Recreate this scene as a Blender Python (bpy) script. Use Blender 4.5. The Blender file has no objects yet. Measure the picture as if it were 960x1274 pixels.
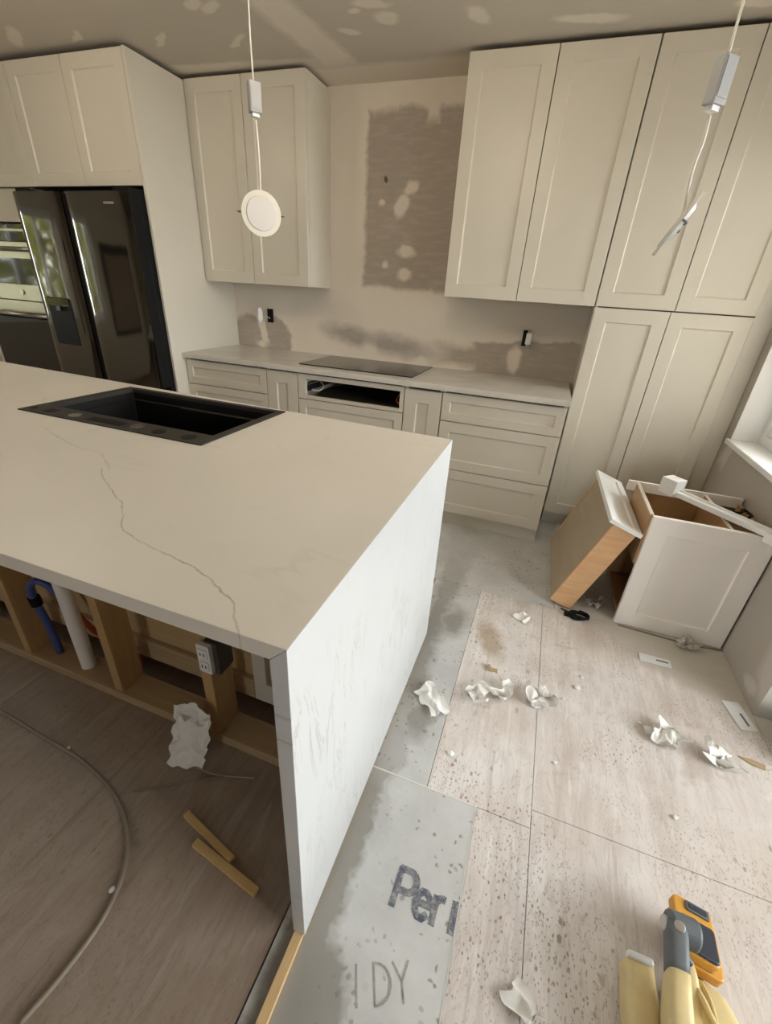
import bpy, bmesh, math, random
from mathutils import Vector, Matrix, noise as mnoise

# ------------------------------------------------------------------ camera, world, light, exposure
S = bpy.context.scene
COL = S.collection
YAW, PITCH, ROLL, FPX = -0.32, -0.4731, 0.0657, 534.58
CAM = Vector((2.4124, -3.1555, 1.3612))
FW = Vector((math.sin(YAW)*math.cos(PITCH), math.cos(YAW)*math.cos(PITCH), math.sin(PITCH)))
RT = Vector((math.cos(YAW), -math.sin(YAW), 0)); UP = RT.cross(FW)
R2 = RT*math.cos(ROLL) + UP*math.sin(ROLL); U2 = -RT*math.sin(ROLL) + UP*math.cos(ROLL)
cd = bpy.data.cameras.new('camera'); cam = bpy.data.objects.new('camera', cd); COL.objects.link(cam)
cd.sensor_fit = 'HORIZONTAL'; cd.sensor_width = 36; cd.lens = FPX/960*36; cd.clip_start = 0.02
cam.matrix_world = Matrix((( R2.x, U2.x, -FW.x, CAM.x), (R2.y, U2.y, -FW.y, CAM.y), (R2.z, U2.z, -FW.z, CAM.z), (0, 0, 0, 1)))
S.camera = cam

w = bpy.data.worlds.new('sky'); S.world = w; w.use_nodes = True
bg = w.node_tree.nodes['Background']
bg.inputs[0].default_value = (0.96, 0.985, 1.0, 1); bg.inputs[1].default_value = 5.0
S.view_settings.view_transform = 'Standard'; S.view_settings.look = 'None'
S.view_settings.gamma = 1; S.view_settings.use_curve_mapping = False
S.view_settings.exposure = 1.8

def portal(name, loc, rot, sx, sy):
    l = bpy.data.lights.new(name, 'AREA'); l.shape = 'RECTANGLE'; l.size = sx; l.size_y = sy
    l.cycles.is_portal = True
    o = bpy.data.objects.new(name, l); COL.objects.link(o); o.location = loc; o.rotation_euler = rot
    return o
HP = math.pi/2
# portals only steer sampling of the sky through the glazed openings, they emit nothing
portal('window_portal', (3.66, -0.95, 1.43), (0, HP, 0), 1.34, 1.12)
portal('nook_window_portal', (5.10, -2.70, 1.20), (0, HP, 0), 1.9, 2.0)
portal('front_window_portal', (2.1, -9.20, 1.52), (HP, 0, 0), 1.1, 1.4)
portal('side_window_portal', (-3.40, -2.23, 1.38), (0, -HP, 0), 1.2, 1.6)

# ------------------------------------------------------------------ helpers
def un(u, v, ax, val):
    d = FW + R2*((u-480)/FPX) - U2*((v-637)/FPX)
    return CAM + d*((val-CAM[ax])/d[ax])

def px(u, v, Z):
    return CAM + (FW + R2*((u-480)/FPX) - U2*((v-637)/FPX))*Z

def box(bm, x0, x1, y0, y1, z0, z1, M=None):
    vs = [bm.verts.new(Vector(p) if M is None else M @ Vector(p)) for p in
          ((x0,y0,z0),(x1,y0,z0),(x1,y1,z0),(x0,y1,z0),(x0,y0,z1),(x1,y0,z1),(x1,y1,z1),(x0,y1,z1))]
    for f in ((3,2,1,0),(4,5,6,7),(0,1,5,4),(1,2,6,5),(2,3,7,6),(3,0,4,7)):
        bm.faces.new([vs[i] for i in f])

def prism(bm, pts, z0, z1, M=None):
    """pts: counter clockwise xy outline"""
    T = (lambda p: Vector(p)) if M is None else (lambda p: M @ Vector(p))
    a = [bm.verts.new(T((x, y, z0))) for x, y in pts]; b = [bm.verts.new(T((x, y, z1))) for x, y in pts]
    n = len(pts)
    bm.faces.new(a[::-1]); bm.faces.new(b)
    for i in range(n): bm.faces.new((a[i], a[(i+1) % n], b[(i+1) % n], b[i]))

def rrect(w, h, r, cx=0, cy=0, n=5):
    out = []
    for sx, sy, a0 in ((1,-1,-90),(1,1,0),(-1,1,90),(-1,-1,180)):
        for i in range(n+1):
            a = math.radians(a0 + 90*i/n)
            out.append((cx + sx*(w/2-r) + r*math.cos(a), cy + sy*(h/2-r) + r*math.sin(a)))
    return out

def cyl(bm, p0, p1, r0, r1=None, n=20):
    r1 = r0 if r1 is None else r1
    p0, p1 = Vector(p0), Vector(p1); d = (p1-p0).normalized()
    a = d.orthogonal().normalized(); b = d.cross(a)
    A = [bm.verts.new(p0 + (a*math.cos(2*math.pi*i/n) + b*math.sin(2*math.pi*i/n))*r0) for i in range(n)]
    B = [bm.verts.new(p1 + (a*math.cos(2*math.pi*i/n) + b*math.sin(2*math.pi*i/n))*r1) for i in range(n)]
    bm.faces.new(A[::-1]); bm.faces.new(B)
    for i in range(n): bm.faces.new((A[i], A[(i+1) % n], B[(i+1) % n], B[i]))

def smooth_path(pts, k=6):
    pts = [Vector(p) for p in pts]; out = []
    P = [pts[0]*2-pts[1]] + pts + [pts[-1]*2-pts[-2]]
    for i in range(1, len(P)-2):
        for j in range(k):
            t = j/k
            out.append(0.5*((2*P[i]) + (P[i+1]-P[i-1])*t + (2*P[i-1]-5*P[i]+4*P[i+1]-P[i+2])*t*t + (3*P[i]-P[i-1]-3*P[i+1]+P[i+2])*t**3))
    out.append(pts[-1]); return out

def tube(bm, pts, r, n=8, k=6):
    P = smooth_path(pts, k) if k > 1 else [Vector(p) for p in pts]
    rings = []; up = None
    for i, p in enumerate(P):
        d = (P[min(i+1, len(P)-1)] - P[max(i-1, 0)]).normalized()
        if up is None: up = d.orthogonal().normalized()
        up = (up - d*up.dot(d)).normalized(); s = d.cross(up)
        rings.append([bm.verts.new(p + (up*math.cos(2*math.pi*j/n) + s*math.sin(2*math.pi*j/n))*r) for j in range(n)])
    for a, b in zip(rings, rings[1:]):
        for j in range(n): bm.faces.new((a[j], a[(j+1) % n], b[(j+1) % n], b[j]))
    bm.faces.new(rings[0][::-1]); bm.faces.new(rings[-1])

def shaker(bm, x0, x1, z0, z1, yf, t=.02, rail=.068, dep=.008, M=None):
    """recessed-panel door facing -y with its front at yf"""
    T = (lambda p: Vector(p)) if M is None else (lambda p: M @ Vector(p))
    def loop(i, y): return [bm.verts.new(T(p)) for p in ((x0+i,y,z0+i),(x1-i,y,z0+i),(x1-i,y,z1-i),(x0+i,y,z1-i))]
    e = .0015
    L = [loop(0, yf+t), loop(0, yf+e), loop(e, yf), loop(rail, yf), loop(rail+.004, yf+dep*.8), loop(rail+.007, yf+dep)]
    for a, b in zip(L, L[1:]):
        for i in range(4): bm.faces.new((a[i], a[(i+1) % 4], b[(i+1) % 4], b[i]))
    bm.faces.new(L[-1]); bm.faces.new(L[0][::-1])

def obj(name, bm, mat, parent=None, bevel=0, smooth=False, sub=0):
    me = bpy.data.meshes.new(name); bmesh.ops.recalc_face_normals(bm, faces=bm.faces); bm.to_mesh(me); bm.free()
    o = bpy.data.objects.new(name, me); COL.objects.link(o); me.materials.append(mat)
    if smooth:
        for p in me.polygons: p.use_smooth = True
    if bevel:
        m = o.modifiers.new('bevel', 'BEVEL'); m.width = bevel; m.segments = 2; m.limit_method = 'ANGLE'
    if sub:
        m = o.modifiers.new('sub', 'SUBSURF'); m.levels = sub; m.render_levels = sub
    if parent:
        o.parent = parent
        r = parent
        while r.parent: r = r.parent
        if r.type == 'EMPTY' and not r.get('local'): o.matrix_parent_inverse = Matrix.Translation(-r.location) if parent == r else Matrix()
    return o

def B(name, mat, parent, *a, bevel=.001, M=None):
    bm = bmesh.new(); box(bm, *a, M=M); return obj(name, bm, mat, parent, bevel)

def D(name, mat, parent, *a, **k):
    bm = bmesh.new(); shaker(bm, *a, **k); return obj(name, bm, mat, parent)

def thing(name, label, cat, loc=(0,0,0), group=None):
    o = bpy.data.objects.new(name, None); COL.objects.link(o); o.location = loc; o.empty_display_size = .05
    o['label'] = label; o['category'] = cat
    if group: o['group'] = group
    return o

def tag(o, label, cat, group=None):
    o['label'] = label; o['category'] = cat
    if group: o['group'] = group
    return o

def struct(o, label=None):
    o['kind'] = 'structure'
    if label: o['label'] = label
    return o

# ------------------------------------------------------------------ node materials
class NT:
    def __init__(s, name):
        s.m = bpy.data.materials.new(name); s.m.use_nodes = True; s.t = s.m.node_tree; s.n = s.t.nodes
        s.p = s.n['Principled BSDF']
    def new(s, typ, **k):
        n = s.n.new(typ)
        for a, b in k.items(): setattr(n, a, b)
        return n
    def link(s, a, b): s.t.links.new(a, b)
    def put(s, inp, v):
        if hasattr(v, 'is_output'): s.link(v, inp)
        elif isinstance(v, (tuple, list)) and len(v) == 3 and inp.type == 'RGBA': inp.default_value = (*v, 1)
        else: inp.default_value = v
    def co(s):
        return s.new('ShaderNodeTexCoord').outputs['Object']
    def mapping(s, v, loc=(0,0,0), rot=(0,0,0), scale=(1,1,1), typ='POINT'):
        n = s.new('ShaderNodeMapping', vector_type=typ); s.link(v, n.inputs[0])
        n.inputs[1].default_value = loc; n.inputs[2].default_value = rot; n.inputs[3].default_value = scale
        return n.outputs[0]
    def noise(s, v, scale, detail=4, rough=.55, dist=0):
        n = s.new('ShaderNodeTexNoise'); s.link(v, n.inputs['Vector'])
        n.inputs['Scale'].default_value = scale; n.inputs['Detail'].default_value = detail
        n.inputs['Roughness'].default_value = rough; n.inputs['Distortion'].default_value = dist
        return n
    def voro(s, v, scale, rnd=1, feature='F1'):
        n = s.new('ShaderNodeTexVoronoi', feature=feature); s.link(v, n.inputs['Vector'])
        n.inputs['Scale'].default_value = scale; n.inputs['Randomness'].default_value = rnd; return n
    def math(s, op, a, b=0.0, clamp=False):
        n = s.new('ShaderNodeMath', operation=op, use_clamp=clamp); s.put(n.inputs[0], a); s.put(n.inputs[1], b); return n.outputs[0]
    def vmath(s, op, a, b=None):
        n = s.new('ShaderNodeVectorMath', operation=op); s.put(n.inputs[0], a)
        if b is not None: s.put(n.inputs[1], b)
        return n.outputs['Value'] if op == 'LENGTH' else n.outputs[0]
    def rng(s, v, a, b, c=0.0, d=1.0):
        n = s.new('ShaderNodeMapRange'); s.put(n.inputs[0], v)
        for i, x in zip((1,2,3,4), (a,b,c,d)): n.inputs[i].default_value = x
        return n.outputs[0]
    def mix(s, f, a, b):
        n = s.new('ShaderNodeMix', data_type='RGBA'); s.put(n.inputs[0], f); s.put(n.inputs[6], a); s.put(n.inputs[7], b); return n.outputs[2]
    def flat(s, v, plane='xy'):
        sp = s.new('ShaderNodeSeparateXYZ'); s.link(v, sp.inputs[0]); c = s.new('ShaderNodeCombineXYZ')
        i, j = {'xy': (0,1), 'xz': (0,2), 'yz': (1,2)}[plane]
        s.link(sp.outputs[i], c.inputs[0]); s.link(sp.outputs[j], c.inputs[1]); return c.outputs[0]
    def warp(s, v, scale, amp, detail=3):
        n = s.noise(v, scale, detail)
        d = s.vmath('MULTIPLY', s.vmath('SUBTRACT', n.outputs['Color'], (.5,.5,.5)), (amp, amp, 0))
        return s.vmath('ADD', v, d)
    def shapes(s, v, lst):
        """union of soft ellipses and boxes: (kind, cx, cy, rx, ry, degrees, softness)"""
        acc = None
        for kind, cx, cy, rx, ry, a, soft in lst:
            m = s.mapping(v, (cx, cy, 0), (0, 0, math.radians(a)), (rx, ry, 1), 'TEXTURE')
            if kind == 'e': d = s.vmath('LENGTH', m)
            else:
                sp = s.new('ShaderNodeSeparateXYZ'); s.link(s.vmath('ABSOLUTE', m), sp.inputs[0])
                d = s.math('MAXIMUM', sp.outputs[0], sp.outputs[1])
            k = s.rng(d, 1+soft, 1-soft)
            acc = k if acc is None else s.math('MAXIMUM', acc, k)
        return acc
    def poly(s, v, pts, wdt):
        """distance mask of a thin polyline"""
        acc = None
        for (x0, y0), (x1, y1) in zip(pts, pts[1:]):
            L = math.hypot(x1-x0, y1-y0)
            m = s.mapping(v, ((x0+x1)/2, (y0+y1)/2, 0), (0, 0, math.atan2(y1-y0, x1-x0)), (1, 1, 1), 'TEXTURE')
            sp = s.new('ShaderNodeSeparateXYZ'); s.link(s.vmath('ABSOLUTE', m), sp.inputs[0])
            u = s.math('MAXIMUM', s.math('SUBTRACT', sp.outputs[0], L/2), 0.0)
            d = s.math('MAXIMUM', u, sp.outputs[1])
            acc = d if acc is None else s.math('MINIMUM', acc, d)
        return s.rng(acc, wdt, wdt*.3)
    def done(s, color, rough=.5, metal=0, bump=None, bstr=.2, bdist=.002, spec=None):
        s.put(s.p.inputs['Base Color'], color); s.put(s.p.inputs['Roughness'], rough); s.p.inputs['Metallic'].default_value = metal
        if spec is not None: s.p.inputs['Specular IOR Level'].default_value = spec
        if bump is not None:
            b = s.new('ShaderNodeBump'); b.inputs['Strength'].default_value = bstr; b.inputs['Distance'].default_value = bdist
            s.link(bump, b.inputs['Height']); s.link(b.outputs[0], s.p.inputs['Normal'])
        return s.m

def simple(name, col, rough=.5, metal=0, var=.06, scale=30, bstr=.05, spec=None):
    t = NT(name); v = t.co(); n = t.noise(v, scale, 4)
    a = tuple(c*(1-var) for c in col); b = tuple(min(1, c*(1+var)) for c in col)
    return t.done(t.mix(n.outputs[0], a, b), rough, metal, n.outputs[0], bstr, .001, spec)

M = {}
M['paint'] = simple('cabinet_paint', (.66, .608, .515), .38, var=.025, scale=6, bstr=.02)
M['paint_bright'] = simple('white_trim_paint', (.80, .79, .77), .4, var=.02, scale=6, bstr=.02)
M['paint_lit'] = simple('cabinet_paint_lit', (.84, .79, .73), .4, var=.02, scale=6, bstr=.02)  # same cabinet paint, lightened to paint in the daylight falling on the loose cabinet
M['carcass'] = simple('raw_carcass', (.10, .075, .05), .9, bstr=.02)
M['black'] = simple('matt_black', (.010, .010, .010), .55, bstr=.02, spec=.12)
M['black_gloss'] = simple('black_glass', (.012, .011, .010), .07, var=.02, bstr=0)
M['dark_int'] = simple('dark_interior', (.05, .035, .025), .7)
M['sink'] = simple('black_composite', (.008, .0075, .007), .45, var=.2, scale=200, bstr=.06, spec=.2)
M['sink_rim'] = simple('black_rim', (.036, .031, .026), .5, var=.15, scale=200, bstr=.05, spec=.2)
M['steel'] = simple('stainless', (.42, .405, .36), .28, 1, var=.05, scale=60)
M['chrome'] = simple('zinc', (.55, .55, .54), .35, 1)
M['plastic_w'] = simple('white_plastic', (.76, .76, .76), .4, var=.02)
M['box_grey'] = simple('driver_box_grey', (.36, .355, .35), .5, var=.05)
M['diffuser'] = simple('unlit_diffuser', (.62, .57, .53), .5, var=.02)
M['pvc'] = simple('pvc_pipe', (.78, .75, .72), .4, var=.03)
M['blue'] = simple('blue_pipe', (.05, .08, .24), .45)
M['red'] = simple('red_pipe', (.45, .09, .03), .45)
M['cord_w'] = simple('white_cord', (.72, .68, .60), .5)
M['cable'] = simple('floor_cable', (.25, .20, .145), .6)
M['grey_rub'] = simple('grey_rubber', (.11, .12, .13), .5, var=.15)
M['navy'] = simple('dark_battery', (.025, .03, .045), .4)
M['yellow'] = simple('tool_yellow', (.62, .30, .04), .42, var=.1)
M['cream'] = simple('dusty_cream_plastic', (.66, .52, .26), .5, var=.12, scale=40)
M['glassfilm'] = None

def paper_mat():
    t = NT('tissue_paper'); v = t.co(); n = t.noise(v, 60, 5)
    return t.done(t.mix(n.outputs[0], (.74, .71, .67), (.82, .80, .77)), .8, 0, n.outputs[0], .3, .002)
M['paper'] = paper_mat()

def wood(name, c1, c2, axis='x', rough=.55, scale=6):
    t = NT(name); v = t.co()
    sc = {'x': (.6, 9, 9), 'y': (9, .6, 9), 'z': (9, 9, .6)}[axis]
    m = t.mapping(v, scale=sc); n = t.noise(m, scale, 6, .6, .6); f = t.noise(t.mapping(v, scale=tuple(q*6 for q in sc)), scale, 3)
    k = t.math('ADD', t.math('MULTIPLY', n.outputs[0], .7), t.math('MULTIPLY', f.outputs[0], .3))
    return t.done(t.mix(t.rng(k, .3, .7), c1, c2), rough, 0, k, .15, .001)
M['stud'] = wood('stud_lumber', (.38, .235, .10), (.50, .33, .155), 'z')
M['plate'] = wood('plate_lumber', (.36, .25, .14), (.48, .34, .20), 'x')
M['strip'] = wood('strip_lumber', (.56, .36, .16), (.68, .47, .25), 'y')
M['offcut'] = wood('offcut_lumber', (.54, .34, .13), (.68, .47, .22), 'x')
M['birch'] = wood('birch_side', (.52, .29, .135), (.66, .41, .22), 'x', .45)
M['plybot'] = wood('drawer_bottom_ply', (.37, .29, .20), (.43, .345, .24), 'y', .6, 3)
M['plyint'] = wood('cabinet_ply', (.36, .20, .09), (.48, .29, .14), 'z', .55)
M['plyback'] = wood('cabinet_back_ply', (.40, .27, .13), (.50, .35, .19), 'x', .6, 3)

def quartz():
    t = NT('island_quartz'); v = t.co(); f = t.flat(v, 'xy')
    base = t.noise(v, 2.2, 5, .55, .4)
    col = t.mix(t.rng(base.outputs[0], .3, .7), (.68, .638, .57), (.735, .69, .625))
    # soft diagonal veining
    wv = t.noise(t.mapping(v, rot=(0, 0, .6), scale=(1.0, 3.2, 1.0)), 1.4, 3, .5, .5)
    band = t.rng(t.math('ABSOLUTE', t.math('SUBTRACT', wv.outputs[0], .5)), .012, .0)
    gate = t.rng(t.noise(v, 2.6, 2).outputs[0], .48, .66)
    col = t.mix(t.math('MULTIPLY', t.math('MULTIPLY', band, gate), .25), col, (.40, .37, .33))
    fw = t.warp(f, 26, .016)
    vein = t.poly(fw, [(1.40, -2.43), (1.467, -2.479), (1.596, -2.547), (1.70, -2.635), (1.766, -2.654), (1.906, -2.676), (1.968, -2.699), (2.03, -2.728), (2.084, -2.785)], .0026)
    vg = t.rng(t.noise(f, 30, 3).outputs[0], .3, .65, .15, .75)
    col = t.mix(t.math('MULTIPLY', vein, vg), col, (.30, .25, .19))
    thin = t.poly(t.warp(f, 14, .05), [(.95, -2.26), (1.15, -2.33), (1.30, -2.35), (1.42, -2.42)], .004)
    col = t.mix(t.math('MULTIPLY', thin, .35), col, (.42, .38, .32))
    return t.done(col, t.rng(base.outputs[0], .3, .7, .36, .46), 0, base.outputs[0], .01, .001)
M['quartz'] = quartz()

def quartz_side():
    t = NT('waterfall_quartz'); v = t.co(); f = t.flat(v, 'yz')
    base = t.noise(v, 2.5, 5)
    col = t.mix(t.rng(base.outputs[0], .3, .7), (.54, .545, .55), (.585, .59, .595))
    m = t.mapping(f, rot=(0, 0, .42), scale=(7, 1.1, 1))
    n = t.noise(m, 2.4, 8, .65, 1.0)
    line = t.rng(t.math('ABSOLUTE', t.math('SUBTRACT', n.outputs[0], .5)), .022, .0)
    gate = t.rng(t.noise(f, 3.2, 3).outputs[0], .46, .62)
    col = t.mix(t.math('MULTIPLY', t.math('MULTIPLY', line, gate), .75), col, (.36, .345, .32))
    fine = t.rng(t.noise(t.mapping(f, rot=(0, 0, .42), scale=(60, 9, 1)), 2, 4).outputs[0], .62, .74)
    col = t.mix(t.math('MULTIPLY', t.math('MULTIPLY', fine, gate), .4), col, (.42, .40, .38))
    return t.done(col, .3)
M['quartz_side'] = quartz_side()

def counter_mat():
    t = NT('counter_quartz'); v = t.co(); n = t.noise(v, 4, 6, .6, .8)
    return t.done(t.mix(t.rng(n.outputs[0], .3, .7), (.60, .56, .50), (.70, .66, .60)), .25)
M['counter'] = counter_mat()

BOARD = (.335, .285, .235); MUD = (.585, .525, .455)
def wall_back_mat():
    t = NT('back_wall_drywall'); v = t.co(); f = t.flat(v, 'xz'); fw = t.warp(t.warp(f, 5, .09), 22, .035)
    n = t.noise(v, 3, 5)
    mud = t.mix(n.outputs[0], (.72, .635, .53), (.80, .715, .605))
    board = t.mix(n.outputs[0], (.40, .34, .28), (.45, .385, .32))
    dark = t.shapes(fw, [('b', 1.55, 1.855, .46, .475, 0, .035), ('e', .10, 1.0, .15, .13, 0, .1), ('e', .36, .98, .14, .15, 0, .1),
                         ('b', 2.35, .985, .42, .135, 4, .06), ('e', 1.02, 1.05, .22, .065, -9, .5), ('e', 1.30, 1.02, .36, .06, -3, .6), ('b', 1.9, 1.0, .22, .06, 0, .5)])
    light = t.shapes(t.warp(f, 14, .05), [('e', 1.395, 1.945, .05, .035, 25, .3), ('e', 1.335, 1.85, .045, .065, -20, .25), ('e', 1.39, 1.60, .06, .035, 0, .3),
                         ('e', 1.385, 1.47, .05, .035, 0, .3), ('e', 1.20, 1.87, .02, .018, 0, .4), ('e', 1.25, 1.52, .02, .022, 0, .4), ('e', 2.2, 1.0, .045, .085, 0, .25),
                         ('b', .24, 1.03, .03, .10, 12, .25), ('e', .22, .93, .05, .025, 0, .4), ('e', 1.55, .93, .05, .03, 0, .4), ('e', 1.15, .97, .06, .05, 0, .5), ('b', 1.50, 2.33, .035, .06, 0, .4)])
    brush = t.rng(t.noise(t.mapping(f, scale=(1, 4, 1)), 9, 5).outputs[0], .35, .7, .6, 1)
    k = t.math('MULTIPLY', dark, t.math('SUBTRACT', 1.0, light))
    k = t.math('MULTIPLY', k, t.rng(brush, .6, .8, .85, 1))
    hole = t.shapes(f, [('e', 1.221, 1.99, .012, .018, 20, .3)])
    c = t.mix(k, mud, board); c = t.mix(hole, c, (.12, .10, .08))
    return t.done(c, .9, 0, t.math('ADD', k, t.math('MULTIPLY', n.outputs[0], -.5)), .15, .002)
M['wall_back'] = wall_back_mat()

def ceil_mat():
    t = NT('ceiling_drywall'); v = t.co(); f = t.flat(v, 'xy'); fw = t.warp(t.warp(f, 5, .06), 20, .03)
    n = t.noise(v, 2.5, 5)
    board = t.mix(n.outputs[0], (.54, .485, .405), (.60, .54, .455))
    mud = t.mix(n.outputs[0], (.72, .65, .55), (.79, .72, .62))
    L = [('b', .98, -.62, .10, .40, -7, .25), ('b', 1.5, -.10, 1.0, .13, 0, .2), ('b', .3, -.34, .62, .05, 5, .35)]
    for cx, cy, rx, ry, a in ((1.825, -.56, .075, .045, 70), (1.42, -.62, .06, .045, 20), (2.286, -.44, .14, .035, 12), (.66, -.86, .07, .03, -35), (.60, -.90, .06, .03, -35),
                      (-.25, -.79, .085, .018, -35), (.19, -.67, .09, .018, -35), (.60, -.58, .09, .02, -35), (-.6, -.86, .13, .035, -40), (1.39, -.73, .08, .03, 15),
                      (2.9, -.42, .08, .03, 10), (1.30, -.70, .03, .02, 0), (1.2, -.55, .05, .03, 30), (2.0, -.95, .06, .04, 60), (1.2, -1.2, .06, .04, 60), (.2, -1.3, .06, .04, 60)):
        L.append(('e', cx, cy, rx, ry, a, .25))
    k = t.shapes(fw, L)
    return t.done(t.mix(k, board, mud), .9, 0, k, .1, .002)
M['ceiling'] = ceil_mat()

def wall_side_mat():
    t = NT('side_wall_drywall'); v = t.co(); f = t.flat(v, 'yz'); n = t.noise(v, 3, 5)
    c = t.mix(n.outputs[0], (.42, .385, .335), (.47, .43, .375))
    k = t.shapes(t.warp(f, 12, .06), [('e', -1.66, .25, .16, .20, 30, .12), ('b', -.42, .70, .05, .09, 20, .3), ('e', -1.5, .06, .05, .03, 0, .3)])
    return t.done(t.mix(k, c, (.58, .54, .49)), .9, 0, n.outputs[0], .08, .002)
M['wall_side'] = wall_side_mat()
M['wall_room'] = simple('primed_wall', (.76, .66, .51), .9, var=.06, scale=3)

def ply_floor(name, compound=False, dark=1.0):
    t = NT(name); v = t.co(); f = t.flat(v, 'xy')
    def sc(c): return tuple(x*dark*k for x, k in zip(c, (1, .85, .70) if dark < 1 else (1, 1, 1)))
    g = t.noise(t.mapping(f, scale=(9, 1.2, 1)), 2.2, 6, .6, .9)
    c = t.mix(t.rng(g.outputs[0], .3, .7), sc((.54, .465, .425)), sc((.69, .63, .59)))
    dust = t.noise(f, 2.3, 6, .65)
    c = t.mix(t.rng(dust.outputs[0], .40, .68, 0, .8), c, sc((.79, .765, .75)))
    ring = t.noise(t.mapping(f, scale=(5, 1.1, 1)), 2.0, 2, .5, 2.2)
    rl = t.rng(t.math('ABSOLUTE', t.math('SUBTRACT', t.math('FRACT', t.math('MULTIPLY', ring.outputs[0], 9.0)), .5)), .10, .0)
    c = t.mix(t.math('MULTIPLY', rl, .3), c, sc((.36, .27, .21)))
    s1 = t.noise(t.mapping(f, rot=(0, 0, .12), scale=(16, 1.0, 1)), 1.6, 6, .62, 1.4)
    c = t.mix(t.rng(s1.outputs[0], .54, .68, 0, .55), c, sc((.47, .40, .375)))
    s2 = t.noise(t.mapping(f, rot=(0, 0, -.25), scale=(10, 1.4, 1)), 2.6, 6, .66, .8)
    c = t.mix(t.rng(s2.outputs[0], .56, .70, 0, .6), c, sc((.83, .81, .80)))
    s3 = t.noise(f, 1.7, 5, .6)
    c = t.mix(t.rng(s3.outputs[0], .50, .66, 0, .5), c, sc((.52, .43, .36)))
    # grey and brown stains
    st = t.rng(t.noise(f, 5.5, 5, .6, .4).outputs[0], .62, .72)
    c = t.mix(t.math('MULTIPLY', st, .45), c, sc((.33, .24, .165)))
    # mud splatter: small brown drops in drifts
    for scale, thr, lo, hi, col, a in ((70, .28, .49, .62, (.25, .165, .11), .9), (30, .22, .51, .63, (.28, .19, .12), .8), (120, .34, .45, .58, (.32, .235, .175), .7), (16, .20, .54, .64, (.36, .27, .18), .6)):
        wv = t.warp(t.mapping(f, rot=(0, 0, .5), scale=(1.35, .8, 1)), 40, .02)
        vo = t.voro(wv, scale); d = t.rng(vo.outputs['Distance'], thr, thr*.6)
        gt = t.rng(t.noise(f, 2.1 + scale*.006, 4, .6).outputs[0], lo, hi)
        pick = t.rng(vo.outputs['Color'], .25, .35)
        c = t.mix(t.math('MULTIPLY', t.math('MULTIPLY', d, gt), t.math('MULTIPLY', pick, a if dark == 1 else a*.4)), c, sc(col))
    if compound:
        wv = t.warp(t.warp(f, 4, .08), 25, .03)
        k = t.shapes(wv, [('b', 3.315, -1.20, .65, .34, -35, .05)])
        n2 = t.noise(t.mapping(f, rot=(0, 0, .6), scale=(1, 6, 1)), 4, 5)
        c = t.mix(t.math('MULTIPLY', k, .86), c, t.mix(n2.outputs[0], (.52, .475, .41), (.60, .555, .49)))
        br = t.shapes(t.warp(f, 25, .05), [('e', 2.43, -1.60, .05, .11, 20, .4)])
        c = t.mix(t.math('MULTIPLY', br, .7), c, (.34, .23, .12))
    return t.done(c, .8, 0, g.outputs[0], .12, .002)
M['ply'] = ply_floor('plywood_subfloor', True)
M['ply_shaded'] = ply_floor('plywood_subfloor_shaded', False, .50)  # same plywood, with the shade on the left floor painted in darker and browner

def cement():
    t = NT('cement_board'); v = t.co(); f = t.flat(v, 'xy')
    n = t.noise(f, 5, 6, .65); c = t.mix(t.rng(n.outputs[0], .3, .7), (.47, .465, .455), (.61, .605, .595))
    sp = t.noise(f, 60, 4); c = t.mix(t.rng(sp.outputs[0], .55, .75, 0, .5), c, (.58, .56, .53))
    wet = t.shapes(t.warp(t.warp(f, 9, .10), 35, .04), [('b', 2.16, -2.70, .055, .40, 0, .25), ('e', 2.20, -2.86, .085, .12, 10, .15), ('b', 2.17, -1.7, .05, .55, 0, .6), ('e', 2.25, -1.55, .06, .1, 0, .5), ('e', 2.24, -2.10, .05, .08, 0, .5)])
    c = t.mix(t.math('MULTIPLY', wet, .8), c, (.235, .215, .185))
    vo = t.voro(t.warp(f, 30, .03), 42); d = t.rng(vo.outputs['Distance'], .25, .15)
    gt = t.rng(t.noise(f, 3, 4).outputs[0], .42, .54); pk = t.rng(vo.outputs['Color'], .3, .4)
    c = t.mix(t.math('MULTIPLY', t.math('MULTIPLY', d, gt), t.math('MULTIPLY', pk, .75)), c, (.22, .18, .14))
    return t.done(c, .85, 0, n.outputs[0], .15, .002)
M['cement'] = cement()
def print_mat(name, ink, amt):
    t = NT(name); v = t.co(); n = t.noise(v, 90, 4, .7); n2 = t.noise(v, 14, 3)
    k = t.math('MULTIPLY', t.rng(n.outputs[0], .36, .56, .35, 1), t.rng(n2.outputs[0], .3, .6, .6, 1))
    return t.done(t.mix(t.math('MULTIPLY', k, amt), (.45, .435, .40), ink), .9)
M['print'] = print_mat('worn_blue_print', (.07, .08, .12), .97)
M['print_dim'] = print_mat('worn_grey_print', (.16, .15, .14), .7)
M['print_edge'] = simple('white_board_edge', (.66, .64, .60), .85, var=.15, scale=40)
M['under'] = simple('subfloor_gap', (.10, .075, .05), .9)
M['concrete'] = simple('outside_paving', (.42, .40, .37), .9)
M['grass'] = simple('lawn', (.13, .20, .05), .9, var=.4, scale=3)
M['leaf'] = simple('leaves', (.30, .30, .08), .7, var=.5, scale=8)
M['bark'] = simple('bark', (.15, .10, .06), .9)
M['frame_dark'] = simple('dark_frame', (.05, .045, .04), .5)
M['tan'] = simple('tan_panel', (.42, .33, .23), .6)

def fridge_mat():
    t = NT('black_stainless'); v = t.co()
    n = t.noise(t.mapping(v, scale=(1.6, 1, .5)), 2.2, 2)
    return t.done((.135, .128, .118), .07, 1, n.outputs[0], .10, .02)
M['fridge'] = fridge_mat()

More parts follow.
